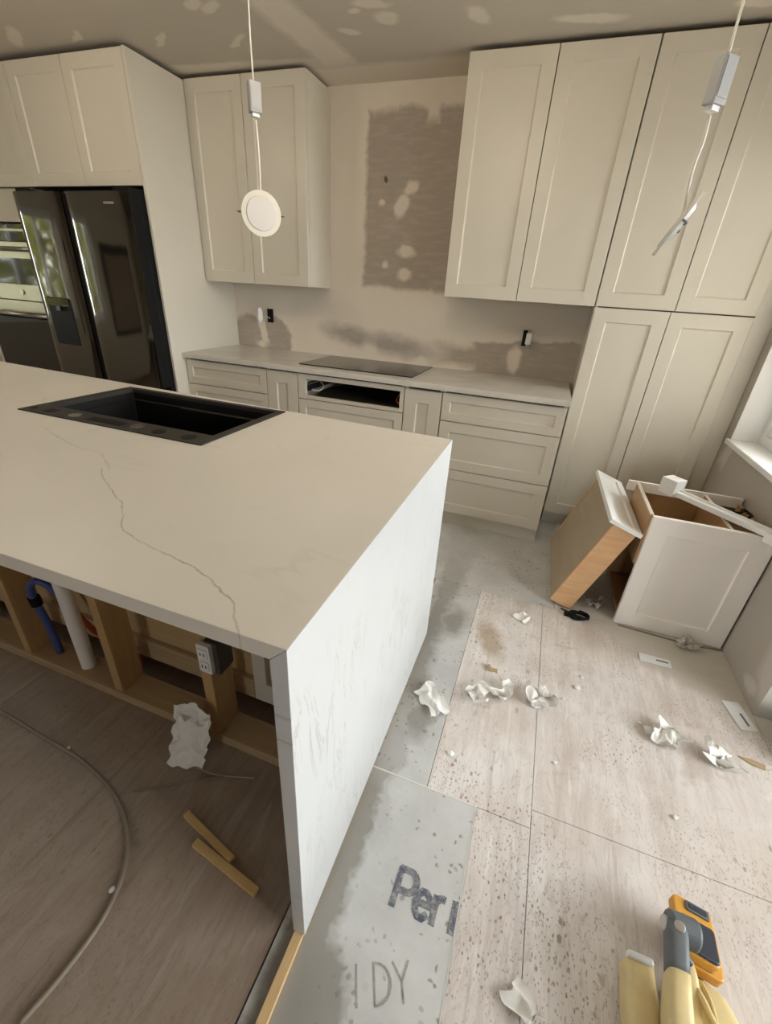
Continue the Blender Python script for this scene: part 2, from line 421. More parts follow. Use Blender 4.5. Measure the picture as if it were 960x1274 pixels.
def glass_mat(name, tint=(1, 1, 1), f=.08):
    t = NT(name); t.n.remove(t.p)
    tr = t.new('ShaderNodeBsdfTransparent'); gl = t.new('ShaderNodeBsdfGlossy'); mx = t.new('ShaderNodeMixShader')
    tr.inputs[0].default_value = (*tint, 1); gl.inputs['Roughness'].default_value = .03
    lw = t.new('ShaderNodeLayerWeight'); lw.inputs[0].default_value = .35
    k = t.rng(lw.outputs['Facing'], 0, 1, f, .6)
    t.link(k, mx.inputs[0]); t.link(tr.outputs[0], mx.inputs[1]); t.link(gl.outputs[0], mx.inputs[2])
    t.link(mx.outputs[0], t.n['Material Output'].inputs[0]); return t.m
M['glass'] = glass_mat('window_glass', (.97, .985, .98), .05)

def film_mat():
    t = NT('clear_plastic_film'); t.n.remove(t.p); v = t.co(); n = t.noise(v, 50, 3)
    tr = t.new('ShaderNodeBsdfTransparent'); gl = t.new('ShaderNodeBsdfPrincipled'); mx = t.new('ShaderNodeMixShader')
    gl.inputs['Base Color'].default_value = (.68, .64, .58, 1); gl.inputs['Roughness'].default_value = .2
    t.link(t.rng(n.outputs[0], .35, .65, .25, .75), mx.inputs[0]); t.link(tr.outputs[0], mx.inputs[1]); t.link(gl.outputs[0], mx.inputs[2])
    t.link(mx.outputs[0], t.n['Material Output'].inputs[0]); return t.m
M['film'] = film_mat()

# ------------------------------------------------------------------ the room
XR, XL, YB, YF, ZC = 3.43, -3.2, 0.0, -9.0, 2.45
WT = .18
P0, XN = -1.60, 4.90
bm = bmesh.new(); box(bm, XL, XN, YF, YB, -.06, -.014); floor = struct(obj('floor', bm, M['under']))
bm = bmesh.new(); box(bm, XL-WT, XN+WT, YF-WT, YB+WT, ZC, ZC+.1); struct(obj('ceiling', bm, M['ceiling']))
bm = bmesh.new(); box(bm, XL-WT, XR+WT, YB, YB+WT, -.06, ZC); struct(obj('wall_back', bm, M['wall_back']))
# right wall: window from y -0.387 to -1.50, wall, patio door from y -1.60 to -4.1
W0, W1, WZ0, WZ1 = -.387, -1.42, .745, 2.12

N0, N1, NZ0, NZ1 = -1.75, -3.60, .30, 2.15
bm = bmesh.new()
for y0, y1, z0, z1 in ((W0, YB, -.06, ZC), (W1, W0, -.06, WZ0), (W1, W0, WZ1, ZC), (P0, W1, -.06, ZC)):
    box(bm, XR, XR+WT, y0, y1, z0, z1)
struct(obj('wall_right', bm, M['wall_side']))
bm = bmesh.new(); box(bm, XR+WT, XN+WT, P0, P0+WT, -.06, ZC); struct(obj('wall_nook', bm, M['wall_side']))
bm = bmesh.new()
for y0, y1, z0, z1 in ((N0, P0, -.06, ZC), (N1, N0, -.06, NZ0), (N1, N0, NZ1, ZC), (YF-WT, N1, -.06, ZC)):
    box(bm, XN, XN+WT, y0, y1, z0, z1)
struct(obj('wall_nook_side', bm, M['wall_room']))
# left wall with the window that the refrigerator mirrors
L0, L1, LZ0, LZ1 = -1.45, -3.02, .82, 1.95
bm = bmesh.new()
for y0, y1, z0, z1 in ((L0, YB, -.06, ZC), (L1, L0, -.06, LZ0), (L1, L0, LZ1, ZC), (YF, L1, -.06, ZC)):
    box(bm, XL-WT, XL, y0, y1, z0, z1)
struct(obj('wall_left', bm, M['wall_room']))
R0, R1, RZ0, RZ1 = 1.6, 2.6, .85, 2.2
bm = bmesh.new()
for x0, x1, z0, z1 in ((XL-WT, R0, -.06, ZC), (R1, XN, -.06, ZC), (R0, R1, -.06, RZ0), (R0, R1, RZ1, ZC)):
    box(bm, x0, x1, YF-WT, YF, z0, z1)
struct(obj('wall_front', bm, M['wall_room']))

def window(name, axis, a0, a1, z0, z1, p, depth, sgn, mats, sill=True, mull=1, label=None):
    """a frame of four bars, a mullion, glass and sill in an opening; axis is the wall's normal"""
    def bx_(b, p0, p1, q0, q1, r0, r1):
        if axis == 'x': box(b, min(p0, p1), max(p0, p1), min(q0, q1), max(q0, q1), r0, r1)
        else: box(b, min(q0, q1), max(q0, q1), min(p0, p1), max(p0, p1), r0, r1)
    root = bpy.data.objects.new(name, None); COL.objects.link(root); struct(root, label)
    lo, hi = min(a0, a1), max(a0, a1); f0 = p + sgn*(depth-.05); f1 = p + sgn*depth; fw_ = .05
    b = bmesh.new(); bx_(b, f0, f1, lo, lo+fw_, z0, z1); bx_(b, f0, f1, hi-fw_, hi, z0, z1); bx_(b, f0, f1, lo+fw_, hi-fw_, z0, z0+fw_); bx_(b, f0, f1, lo+fw_, hi-fw_, z1-fw_, z1)
    obj('window_frame', b, mats, root, .002)
    n = mull+1; wd = (hi-lo-2*fw_)/n; s0 = p + sgn*(depth-.04); s1 = p + sgn*(depth-.01)
    for i in range(n):
        q0 = lo+fw_+i*wd; q1 = q0+wd; e = .035
        b = bmesh.new(); bx_(b, s0, s1, q0, q0+e, z0+fw_, z1-fw_); bx_(b, s0, s1, q1-e, q1, z0+fw_, z1-fw_); bx_(b, s0, s1, q0+e, q1-e, z0+fw_, z0+fw_+e); bx_(b, s0, s1, q0+e, q1-e, z1-fw_-e, z1-fw_)
        sash = obj('sash', b, mats, root, .002)
        b = bmesh.new(); bx_(b, p+sgn*(depth-.027), p+sgn*(depth-.023), q0+e, q1-e, z0+fw_+e, z1-fw_-e)
        obj('pane', b, M['glass'], sash)
    return root
win = window('window_1', 'x', W0, W1, WZ0+.015, WZ1, XR, .17, 1, M['paint_bright'])
B('window_sill', M['paint_bright'], win, XR-.018, XR+.125, W1-.03, W0+.015, WZ0-.012, WZ0+.015, bevel=.003)
bm = bmesh.new(); box(bm, XR, XR+.12, W0-.004, W0+.0, WZ0+.016, WZ1); obj('window_jamb', bm, M['paint_bright'], win)
bm = bmesh.new(); box(bm, XR, XR+.12, W1, W1+.004, WZ0+.016, WZ1); obj('window_jamb', bm, M['paint_bright'], win)
bm = bmesh.new(); box(bm, XR, XR+.12, W1, W0, WZ1-.004, WZ1); obj('window_head', bm, M['paint_bright'], win)

nw = window('window_4', 'x', N0, N1, NZ0, NZ1, XN, .14, 1, M['paint_bright'], mull=2)
B('window_sill', M['paint_bright'], nw, XN-.02, XN+.09, N1-.03, N0+.03, NZ0-.012, NZ0+.012, bevel=.003)
window('window_3', 'y', R0, R1, RZ0, RZ1, YF, .12, -1, M['paint_bright'], mull=0)
window('window_2', 'x', L0, L1, LZ0, LZ1, XL, .12, -1, M['paint_bright'], mull=2)

# ---- floor sheets, each its own piece of the floor
def sheet(name, mat, x0, x1, y0, y1, top, th=.012, g=.0008):
    bm = bmesh.new(); box(bm, x0+g, x1-g, y0+g, y1-g, top-th, top); o = obj(name, bm, mat, floor, .001); return o
sheet('plywood_sheet', M['ply'], 2.333, 2.645, -2.335, -1.25, 0)
sheet('plywood_sheet', M['ply'], 2.4876, 2.645, -3.60, -2.335, 0)
sheet('plywood_sheet', M['ply'], 2.645, XR, -2.28, -1.25, 0)
sheet('plywood_sheet', M['ply'], 2.645, XR, -3.60, -2.28, 0)
sheet('plywood_sheet', M['ply'], 2.70, XR, -1.25, YB, 0)
sheet('plywood_sheet', M['ply'], XR, XN, -2.28, P0, 0)
sheet('plywood_sheet', M['ply'], XR, XN, -3.60, -2.28, 0)
sheet('cement_board', M['cement'], 2.09, 2.333, -2.335, -1.25, 0)
sheet('cement_board', M['cement'], 1.30, 2.70, -1.25, YB, 0)
big = sheet('cement_board', M['cement'], 2.092, 2.488, -3.60, -2.335, .004, .016, .001)
big['label'] = 'grey cement board with blue printed letters'
xs = [XL, -1.57, .87, 2.09]
for i in range(3):
    for (y0, y1) in ((-3.60, -2.385), (-2.385, -1.25)):
        sheet('plywood_sheet', M['ply_shaded'], xs[i], xs[i+1], y0, y1, 0)
for i in range(2): sheet('plywood_sheet', M['ply_shaded'], (XL, -.6)[i], (-.6, 1.30)[i], -1.25, YB, 0)
for i in range(5):
    for k in range(2): sheet('plywood_sheet', M['ply_shaded'], XL+i*1.62, XL+(i+1)*1.62, -6.3-k*2.7, -3.6-k*2.7, 0)

def stroke(bm, pts, wd, z, T, clip):
    P = [T(p) for p in pts]; W = wd/2
    for a, b in zip(P, P[1:]):
        d = (b-a); 
        if d.length < 1e-6: continue
        d.normalize(); n = Vector((-d.y, d.x)); e = d*W*.45
        q = [a-e-n*W, b+e-n*W, b+e+n*W, a-e+n*W]
        if min(v.x for v in q) > clip: continue
        z += .00003; bm.faces.new([bm.verts.new((min(v.x, clip), v.y, z)) for v in q])
def arc(cx, cy, rx, ry, a0, a1, n=9):
    return [(cx+rx*math.cos(math.radians(a0+(a1-a0)*i/n)), cy+ry*math.sin(math.radians(a0+(a1-a0)*i/n))) for i in range(n+1)]
LET = {'P': [[(0, 0), (0, 1)], [(0, 1), (.3, 1)] + arc(.3, .72, .26, .28, 90, -90) + [(0, .44)]],
       'e': [[(.04, .36), (.45, .36)] + arc(.24, .34, .22, .33, 5, 320)],
       'r': [[(0, 0), (0, .68)], arc(.20, .44, .20, .24, 180, 80)],
       'm': [[(0, 0), (0, .74)]],
       'I': [[(0, 0), (0, 1)]], 'D': [[(0, 0), (0, 1)], [(0, 1)] + arc(.05, .5, .5, .5, 90, -90) + [(0, 0)]], 'Y': [[(0, 1), (.28, .5), (.28, 0)], [(.28, .5), (.55, 1)]]}
def lettering(body, adv, org, size, ang, slant, wd, mat):
    for ch, ax in zip(body, adv):
        bm = bmesh.new(); z = .0046
        def T(p):
            x, y = (p[0]+ax+p[1]*slant)*size, p[1]*size
            return Vector((org[0]+x*math.cos(ang)-y*math.sin(ang), org[1]+x*math.sin(ang)+y*math.cos(ang)))
        for k, st_ in enumerate(LET[ch]): stroke(bm, st_, wd, z+k*.0004, T, 2.484)
        obj('printed_letter', bm, mat, big)
lettering('Perm', (0, .62, 1.22, 1.79), (2.326, -2.648), .083, .0, .03, .0165, M['print'])
lettering('IDY', (0, .60, 1.25), (2.314, -2.838), .066, .42, .0, .0045, M['print_dim'])
B('board_edge', M['print_edge'], big, 2.14, 2.488, -2.3405, -2.3355, .0041, .0052, bevel=0)
B('board_edge', M['print_edge'], big, 2.4845, 2.4878, -3.60, -2.336, .0041, .0050, bevel=0)

# ------------------------------------------------------------------ outside
bm = bmesh.new(); box(bm, -30, 30, -30, 30, -.35, -.25); struct(obj('ground', bm, M['concrete']))
def bush(name, label, loc, r, h, seed):
    rnd = random.Random(seed); t = thing(name, label, 'tree', loc, 'trees outside the side window')
    bm = bmesh.new()
    for i in range(6000):
        a = rnd.uniform(0, 6.283); zz = rnd.uniform(.12, 1); rr = r*math.sqrt(rnd.random())*math.sin(math.pi*min(1, zz*.85+.12))
        c = Vector((loc[0]+rr*math.cos(a), loc[1]+rr*math.sin(a), loc[2]+zz*h)); s = rnd.uniform(.06, .15)
        u = Vector((rnd.gauss(0,1), rnd.gauss(0,1), rnd.gauss(0,1))).normalized(); v = u.orthogonal().normalized()
        bm.faces.new([bm.verts.new(c+p) for p in (u*s, v*s*.5, -u*s, -v*s*.5)])
    obj('foliage', bm, M['leaf'], t)
    bm = bmesh.new(); cyl(bm, loc, (loc[0], loc[1], loc[2]+h*.7), .09, .03); obj('trunk', bm, M['bark'], t)
bush('garden_tree', 'taller leafy tree growing closer to the side window', (-5.7, -4.1, -.25), 1.5, 3.8, 1)
bush('garden_tree', 'shorter leafy tree growing farther from the side window', (-7.4, -8.2, -.25), 1.5, 3.3, 2)

# dark framed panel on the side wall, mirrored in the refrigerator door
t = thing('framed_panel', 'dark framed tan panel hanging on side wall', 'picture', (XL, -3.68, .62))
bm = bmesh.new()
for y0, y1, z0, z1 in ((-4.16, -4.10, .60, 1.70), (-3.26, -3.20, .60, 1.70), (-4.10, -3.26, .60, .66), (-4.10, -3.26, 1.58, 1.70)): box(bm, XL+.001, XL+.04, y0, y1, z0, z1)
obj('frame', bm, M['frame_dark'], t, .002); B('panel', M['tan'], t, XL+.001, XL+.015, -4.10, -3.26, .66, 1.58)

# ------------------------------------------------------------------ cabinets of the back run
UD, ZU, ZT = .316, 1.356, 2.432
PAINT = M['paint']
# tall refrigerator side panel
tag(B('refrigerator_end_panel', PAINT, None, -.018, 0, -.731, -.001, 0, 2.425), 'tall plain white end panel beside the refrigerator', 'cabinet panel')
def upper(name, label, x0, x1, splits, z0=ZU, z1=ZT, yf=-UD, body=True, rail=.068):
    t = thing(name, label, 'cabinet', (x0, -.15, z0))
    B('carcass', M['carcass'], t, x0+.017, x1-.017, yf+.024, -.001, z0+.004, z1-.001)
    B('side_panel', PAINT, t, x0, x0+.0165, yf+.022, -.001, z0+.002, z1); B('side_panel', PAINT, t, x1-.0165, x1, yf+.022, -.001, z0+.002, z1)
    for a, b in zip(splits, splits[1:]): D('door', PAINT, t, a+.0022, b-.0022, z0, z1-.004, yf, rail=rail)
    return t
upper('wall_cabinet', 'white two door wall cabinet above counter, next to tall end panel', .002, .833, [.002, .412, .833])
upper('wall_cabinet', 'white two door wall cabinet above counter, next to pantry cabinet', 1.746, 2.592, [1.746, 2.17, 2.592])
# pantry
t = thing('pantry_cabinet', 'floor to ceiling white pantry cabinet with four doors in the corner', 'cabinet', (2.95, -.16, 0))
B('carcass', M['carcass'], t, 2.612, 3.342, -UD+.024, -.001, .10, ZT-.001)
B('side_panel', PAINT, t, 2.595, 2.6115, -UD+.022, -.001, .10, ZT)
B('toe_kick', PAINT, t, 2.60, 3.34, -UD+.06, -UD+.08, 0, .10)
B('filler_strip', PAINT, t, 3.3425, XR-.002, -UD+.012, -UD+.032, .0, ZT)
for a, b in ((2.595, 2.967), (2.967, 3.342)):
    D('door', PAINT, t, a+.0022, b-.0022, .10, ZU-.004, -UD)
for a, b in ((2.595, 2.981), (2.981, 3.342)):
    D('door', PAINT, t, a+.0022, b-.0022, ZU+.002, ZT-.004, -UD)

YD, HB = -.62, .868
def base(label, x0, x1):
    t = thing('base_cabinet', label, 'cabinet', ((x0+x1)/2, -.3, 0))
    B('toe_kick', PAINT, t, x0+.001, x1-.001, YD+.035, YD+.055, 0, .09)
    return t
def body(t, x0, x1): B('carcass', M['carcass'], t, x0+.018, x1-.018, YD+.024, -.001, .09, HB-.001); B('side_panel', PAINT, t, x0+.001, x0+.0175, YD+.022, -.001, .09, HB-.001); B('side_panel', PAINT, t, x1-.0175, x1-.001, YD+.022, -.001, .09, HB-.001)
def drawers(t, x0, x1, zs, rail=.05):
    for z0, z1 in zip(zs, zs[1:]): D('drawer_front', PAINT, t, x0+.0025, x1-.0025, z0+.0025, z1-.0025, YD, rail=min(rail, (z1-z0)*.28))
ZS = [.092, .39, .69, .857]
t = base('white three drawer base cabinet beside refrigerator end panel', .002, .664); body(t, .002, .664); drawers(t, .002, .664, ZS)
t = base('narrow white base cabinet between drawers and cooktop cabinet on refrigerator side', .666, .903); body(t, .666, .903)
D('door', PAINT, t, .6685, .9005, .092, .855, YD, rail=.075)
t = base('white cooktop base cabinet with missing top drawer front', .905, 1.638)
B('side_panel', PAINT, t, .906, .925, YD+.022, -.001, .09, HB-.001); B('side_panel', PAINT, t, 1.618, 1.637, YD+.022, -.001, .09, HB-.001)
B('bottom_panel', PAINT, t, .925, 1.618, YD+.022, -.02, .09, .11); B('back_panel', M['dark_int'], t, .925, 1.618, -.02, -.001, .09, HB-.001)
bm = bmesh.new()
for x0, x1, z0, z1 in ((.907, .962, .70, .856), (1.612, 1.636, .70, .856), (.962, 1.612, .828, .856), (.962, 1.612, .70, .722)): box(bm, x0, x1, YD, YD+.02, z0, z1)
obj('face_frame', bm, PAINT, t, .001)
D('drawer_front', PAINT, t, .9075, 1.6355, .395, .695, YD, rail=.05); D('drawer_front', PAINT, t, .9075, 1.6355, .092, .39, YD, rail=.05)
B('inner_tray', M['dark_int'], t, .985, 1.595, YD+.05, -.06, .70, .71)
B('tray_back', M['dark_int'], t, .985, 1.595, -.06, -.045, .70, .80)
for x in (.928, 1.60):
    s = B('drawer_slide', M['chrome'], t, x, x+.014, YD+.03, -.08, .735, .775)
    B('slide_rail', M['steel'], s, x+.004, x+.010, YD+.025, -.10, .782, .790)
bm = bmesh.new(); tube(bm, [(.975, YD+.06, .75), (1.02, YD+.08, .745), (1.03, YD+.12, .77), (.985, YD+.15, .80)], .004); obj('wire', bm, M['cord_w'], t, smooth=True)
bm = bmesh.new(); tube(bm, [(1.595, YD+.05, .74), (1.57, YD+.07, .755), (1.585, YD+.1, .80)], .004); obj('wire', bm, M['red'], t, smooth=True)
t = base('narrow white base cabinet between cooktop cabinet and end drawers', 1.64, 1.873); body(t, 1.64, 1.873)
D('door', PAINT, t, 1.6425, 1.8705, .092, .850, YD, rail=.075)
t = base('white three drawer base cabinet at counter end beside pantry', 1.875, 2.57); body(t, 1.875, 2.57); drawers(t, 1.875, 2.57, ZS, .06)
tag(B('countertop', M['counter'], None, .001, 2.577, -.645, -.001, HB, .90, bevel=.002), 'pale quartz countertop along the back wall', 'countertop')
# cooktop
t = thing('cooktop', 'flat black glass induction cooktop in back counter', 'cooktop', (1.26, -.29, .9))
bm = bmesh.new(); prism(bm, rrect(.79, .50, .008, 1.262, -.29), .9003, .906); obj('glass_top', bm, M['black_gloss'], t, .001)

# over-refrigerator cabinet and oven tower
t = thing('wall_cabinet', 'white cabinet with two doors above the refrigerator', 'cabinet', (-.46, -.4, 1.83))
B('carcass', M['carcass'], t, -.918, -.020, -.708, -.001, 1.832, 2.424)
for a, b in ((-.918, -.470), (-.470, -.019)): D('door', PAINT, t, a+.002, b-.002, 1.83, 2.422, -.731)
t = thing('oven_cabinet', 'tall white oven tower left of the refrigerator', 'cabinet', (-1.5, -.35, 0))
B('side_panel', PAINT, t, -1.012, -.992, -.70, -.001, 0, 1.828); B('side_panel', PAINT, t, -1.845, -1.825, -.70, -.001, 0, 2.425)
B('top_carcass', M['carcass'], t, -1.825, -.920, -.708, -.001, 1.832, 2.425); B('rail', PAINT, t, -1.825, -1.012, -.70, -.66, 1.64, 1.828)
B('bottom_body', PAINT, t, -1.825, -1.012, -.68, -.001, 0, .55); D('drawer_front', PAINT, t, -1.82, -1.015, .1, .53, -.70)
for a, b in ((-1.825, -1.373), (-1.373, -.920)): D('door', PAINT, t, a+.002, b-.002, 1.83, 2.422, -.731)
t = thing('wall_oven', 'stainless double wall oven in tall white cabinet', 'oven', (-1.42, -.4, .56))
B('body', M['black'], t, -1.82, -1.016, -.655, -.05, .555, 1.635)
B('control_panel', M['black_gloss'], t, -1.82, -1.016, -.69, -.656, 1.525, 1.63)
B('trim_bar', M['steel'], t, -1.82, -1.016, -.694, -.656, 1.585, 1.60)
B('upper_door', M['steel'], t, -1.82, -1.016, -.70, -.656, 1.145, 1.52)
B('upper_window', M['black_gloss'], t, -1.75, -1.09, -.703, -.699, 1.25, 1.42)
B('lower_door', M['black_gloss'], t, -1.82, -1.016, -.70, -.656, .56, 1.02)
B('mid_panel', M['steel'], t, -1.82, -1.016, -.70, -.656, 1.028, 1.138)
for z in (1.475, 1.05):
    h = bmesh.new(); cyl(h, (-1.78, -.755, z), (-1.06, -.755, z), .014); cyl(h, (-1.74, -.70, z), (-1.74, -.755, z), .008); cyl(h, (-1.10, -.70, z), (-1.10, -.755, z), .008)
    obj('handle', h, M['steel'], t, smooth=True)
bm = bmesh.new(); cyl(bm, (-1.36, -.703, 1.20), (-1.36, -.708, 1.20), .018); obj('emblem', bm, M['chrome'], t)

# refrigerator
t = thing('refrigerator', 'black stainless refrigerator with water dispenser', 'refrigerator', (-.5, -.43, 0))
FX0, FXM0, FXM1, FX1, FY, FZ = -.985, -.575, -.535, -.022, -.85, 1.785
B('body', M['black'], t, FX0+.01, FX1-.002, -.765, -.03, .02, 1.775, bevel=.004)
def fdoor(name, x0, x1, z0, z1, hole=None):
    # gently curved face: columns across the width, closed back
    bm = bmesh.new(); n = 14; fr = []
    xs_ = [x0+(x1-x0)*i/n for i in range(n+1)]
    for i, x in enumerate(xs_):
        k = 2*i/n-1; y = FY + .006*(k*k) + (.012 if abs(k) == 1 else 0)
        fr.append((bm.verts.new((x, y, z0)), bm.verts.new((x, y, z1)), bm.verts.new((x, -.768, z0)), bm.verts.new((x, -.768, z1))))
    for a, b in zip(fr, fr[1:]):
        bm.faces.new((a[0], b[0], b[1], a[1])); bm.faces.new((a[3], b[3], b[2], a[2])); bm.faces.new((a[1], b[1], b[3], a[3])); bm.faces.new((a[2], b[2], b[0], a[0]))
    for e in (fr[0], fr[-1]): bm.faces.new((e[0], e[1], e[3], e[2]))
    return obj(name, bm, M['fridge'], t, smooth=False)
dl = fdoor('left_door', FX0, FXM0, .68, FZ); dr = fdoor('right_door', FXM1, FX1-.012, .68, FZ)
for o in (dl, dr):
    for p in o.data.polygons: p.use_smooth = True
    m_ = o.modifiers.new('split', 'EDGE_SPLIT'); m_.split_angle = .5
fdoor('freezer_drawer', FX0, FX1-.012, .06, .66)
B('door_side', M['black'], dr, FX1-.0115, FX1, FY+.015, -.768, .68, FZ-.004)
B('hinge_cover', M['black'], t, -.16, -.024, FY+.03, -.70, FZ-.012, FZ+.022, bevel=.006)
B('hinge_cover', M['black'], t, FX0+.01, FX0+.13, FY+.03, -.70, FZ-.012, FZ+.022, bevel=.006)
B('handle_channel', M['black'], t, FXM0+.001, FXM1-.001, FY+.028, -.7685, .68, FZ-.003)
# dispenser: a black recess bordered by a surround
d = B('dispenser', M['black'], t, -.905, -.690, FY-.004, FY+.008, .895, 1.195, bevel=.004)
bm = bmesh.new(); box(bm, -.895, -.70, FY-.006, FY-.0035, 1.145, 1.19); obj('dispenser_display', bm, M['black_gloss'], d)
bm = bmesh.new(); cyl(bm, (-.80, FY-.015, 1.142), (-.80, FY-.015, 1.115), .012); obj('water_nozzle', bm, M['grey_rub'], d)
B('badge', M['chrome'], t, -.215, -.14, FY-.003, FY+.005, 1.722, 1.733, bevel=.001)

# outlets on the back wall
def receptacle(label, x, z, tilt, boxdx):
    t = thing('wall_outlet', label, 'outlet', (x, -.01, z))
    B('wall_box', M['black'], t, x+boxdx-.024, x+boxdx+.024, -.012, -.0005, z-.048, z+.048)
    Mx = Matrix.Translation((x, -.05, z)) @ Matrix.Rotation(tilt, 4, 'Z')
    B('receptacle_body', M['plastic_w'], t, -.017, .017, 0, .03, -.034, .034, M=Mx)
    B('strap', M['chrome'], t, -.012, .012, .003, .006, -.052, .052, M=Mx)
    for dz in (-.018, .018):
        B('socket', M['paint_bright'], t, -.013, .013, -.004, .001, dz-.013, dz+.013, M=Mx)
    bm = bmesh.new(); tube(bm, [(x, -.022, z+.01), (x+boxdx*.5, -.03, z), (x+boxdx, -.01, z-.02)], .003); obj('wire', bm, M['cord_w'], t)
receptacle('white outlet hanging out of its dark wall box near the end panel', .255, 1.142, .7, .062)
receptacle('white outlet in dark wall box under cabinet near the pantry', 2.268, 1.144, -.25, -.016)

# ------------------------------------------------------------------ island
ZI = .915; TH = .030
IX0, IX1, IY0 = -.45, 2.158, -2.781
def fary(x): return -1.600 - (x+.45)*.0385
SX0, SX1, SY0, SY1 = .705, 1.475, -2.155, -1.715
t = thing('island_countertop', 'large pale quartz island top with a waterfall end', 'countertop', (2.14, -2.2, 0))
bm = bmesh.new()
outer = [(IX0, IY0), (IX1, IY0), (IX1, fary(IX1)), (IX0, fary(IX0))]
inner = [(SX0, SY0), (SX1, SY0), (SX1, SY1), (SX0, SY1)]
outer_b = [(min(x, IX1-TH), y) for x, y in outer]
rings = [[bm.verts.new((x, y, z)) for x, y in lp] for z, lp in ((ZI, outer), (ZI, inner), (ZI-TH, outer_b), (ZI-TH, inner))]
to, ti, bo, bi = rings
for i in range(4):
    j = (i+1) % 4
    bm.faces.new((to[i], to[j], ti[j], ti[i])); bm.faces.new((bo[j], bo[i], bi[i], bi[j]))
    bm.faces.new((to[j], to[i], bo[i], bo[j])); bm.faces.new((ti[i], ti[j], bi[j], bi[i]))
obj('slab', bm, M['quartz'], t, .0015)
bm = bmesh.new(); e_ = .0004
A_ = [bm.verts.new(p) for p in ((IX1-TH, IY0, .021), (IX1, IY0, .021), (IX1, IY0, ZI-e_), (IX1-TH, IY0, ZI-TH-e_))]
B_ = [bm.verts.new(p) for p in ((IX1-TH, fary(IX1), .021), (IX1, fary(IX1), .021), (IX1, fary(IX1), ZI-e_), (IX1-TH, fary(IX1), ZI-TH-e_))]
bm.faces.new(A_); bm.faces.new(B_[::-1])
for i in range(4): bm.faces.new((A_[i], B_[i], B_[(i+1) % 4], A_[(i+1) % 4]))
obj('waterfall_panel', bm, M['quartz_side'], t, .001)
tag(B('support_strip', M['strip'], None, 2.131, 2.153, -3.02, -1.72, .0045, .0205, bevel=.001), 'thin wooden strip under the waterfall panel', 'wood strip')

# sink
t = thing('sink', 'black workstation sink set into the island top', 'sink', (1.09, -1.94, .66))
ox0, ox1, oy0, oy1 = .694, 1.486, -2.170, -1.698
ix0, ix1_, iy0, iy1_ = .732, 1.456, -2.080, -1.722
bm = bmesh.new()
o_ = [bm.verts.new(p) for p in ((ox0,oy0,ZI+.004),(ox1,oy0,ZI+.004),(ox1,oy1,ZI+.004),(ox0,oy1,ZI+.004))]
ob = [bm.verts.new((v.co.x, v.co.y, ZI+.0004)) for v in o_]
i_ = [bm.verts.new(p) for p in ((ix0,iy0,ZI+.004),(ix1_,iy0,ZI+.004),(ix1_,iy1_,ZI+.004),(ix0,iy1_,ZI+.004))]
ib = [bm.verts.new((v.co.x, v.co.y, ZI-.012)) for v in i_]
for i in range(4):
    j = (i+1) % 4
    bm.faces.new((o_[i], o_[j], i_[j], i_[i])); bm.faces.new((o_[j], o_[i], ob[i], ob[j])); bm.faces.new((i_[i], i_[j], ib[j], ib[i]))
rim = obj('rim', bm, M['sink_rim'], t, .001)
bm = bmesh.new()
def lp(e, z, yo=0): return [bm.verts.new(p) for p in ((ix0+e,iy0+e,z),(ix1_-e,iy0+e,z),(ix1_-e,iy1_-e-yo,z),(ix0+e,iy1_-e-yo,z))]
L = [lp(0, ZI-.011), lp(.001, ZI-.04), lp(.010, ZI-.041), lp(.011, ZI-.075), lp(.012, ZI-.19), lp(.03, ZI-.215)]
for a, b in zip(L, L[1:]):
    for i in range(4): bm.faces.new((a[i], a[(i+1) % 4], b[(i+1) % 4], b[i]))
bm.faces.new(L[-1]); obj('basin', bm, M['sink'], t, .002)
bm = bmesh.new(); cyl(bm, (1.1, -1.9, ZI-.2148), (1.1, -1.9, ZI-.211), .05); obj('drain', bm, M['steel'], t, smooth=False)
bm = bmesh.new(); box(bm, 1.0, 1.40, iy1_-.02, iy1_-.006, ZI-.045, ZI-.040); obj('ledge', bm, M['sink_rim'], t)
for x, y, r, m in ((.728, -2.135, .012, 'black'), (.921, -2.131, .022, 'steel'), (1.191, -2.126, .023, 'steel'), (1.29, -2.134, .022, 'black'), (1.406, -2.130, .024, 'black')):
    bm = bmesh.new(); cyl(bm, (x, y, ZI+.0042), (x, y, ZI+.0052), r, n=24); obj('tap_hole' if m == 'black' else 'hole_cap', bm, M[m], rim)
for x, w_ in ((.806, .045), (1.065, .15)):
    B('slot', M['black'], rim, x-w_/2, x+w_/2, -2.150, -2.112, ZI+.0042, ZI+.005)

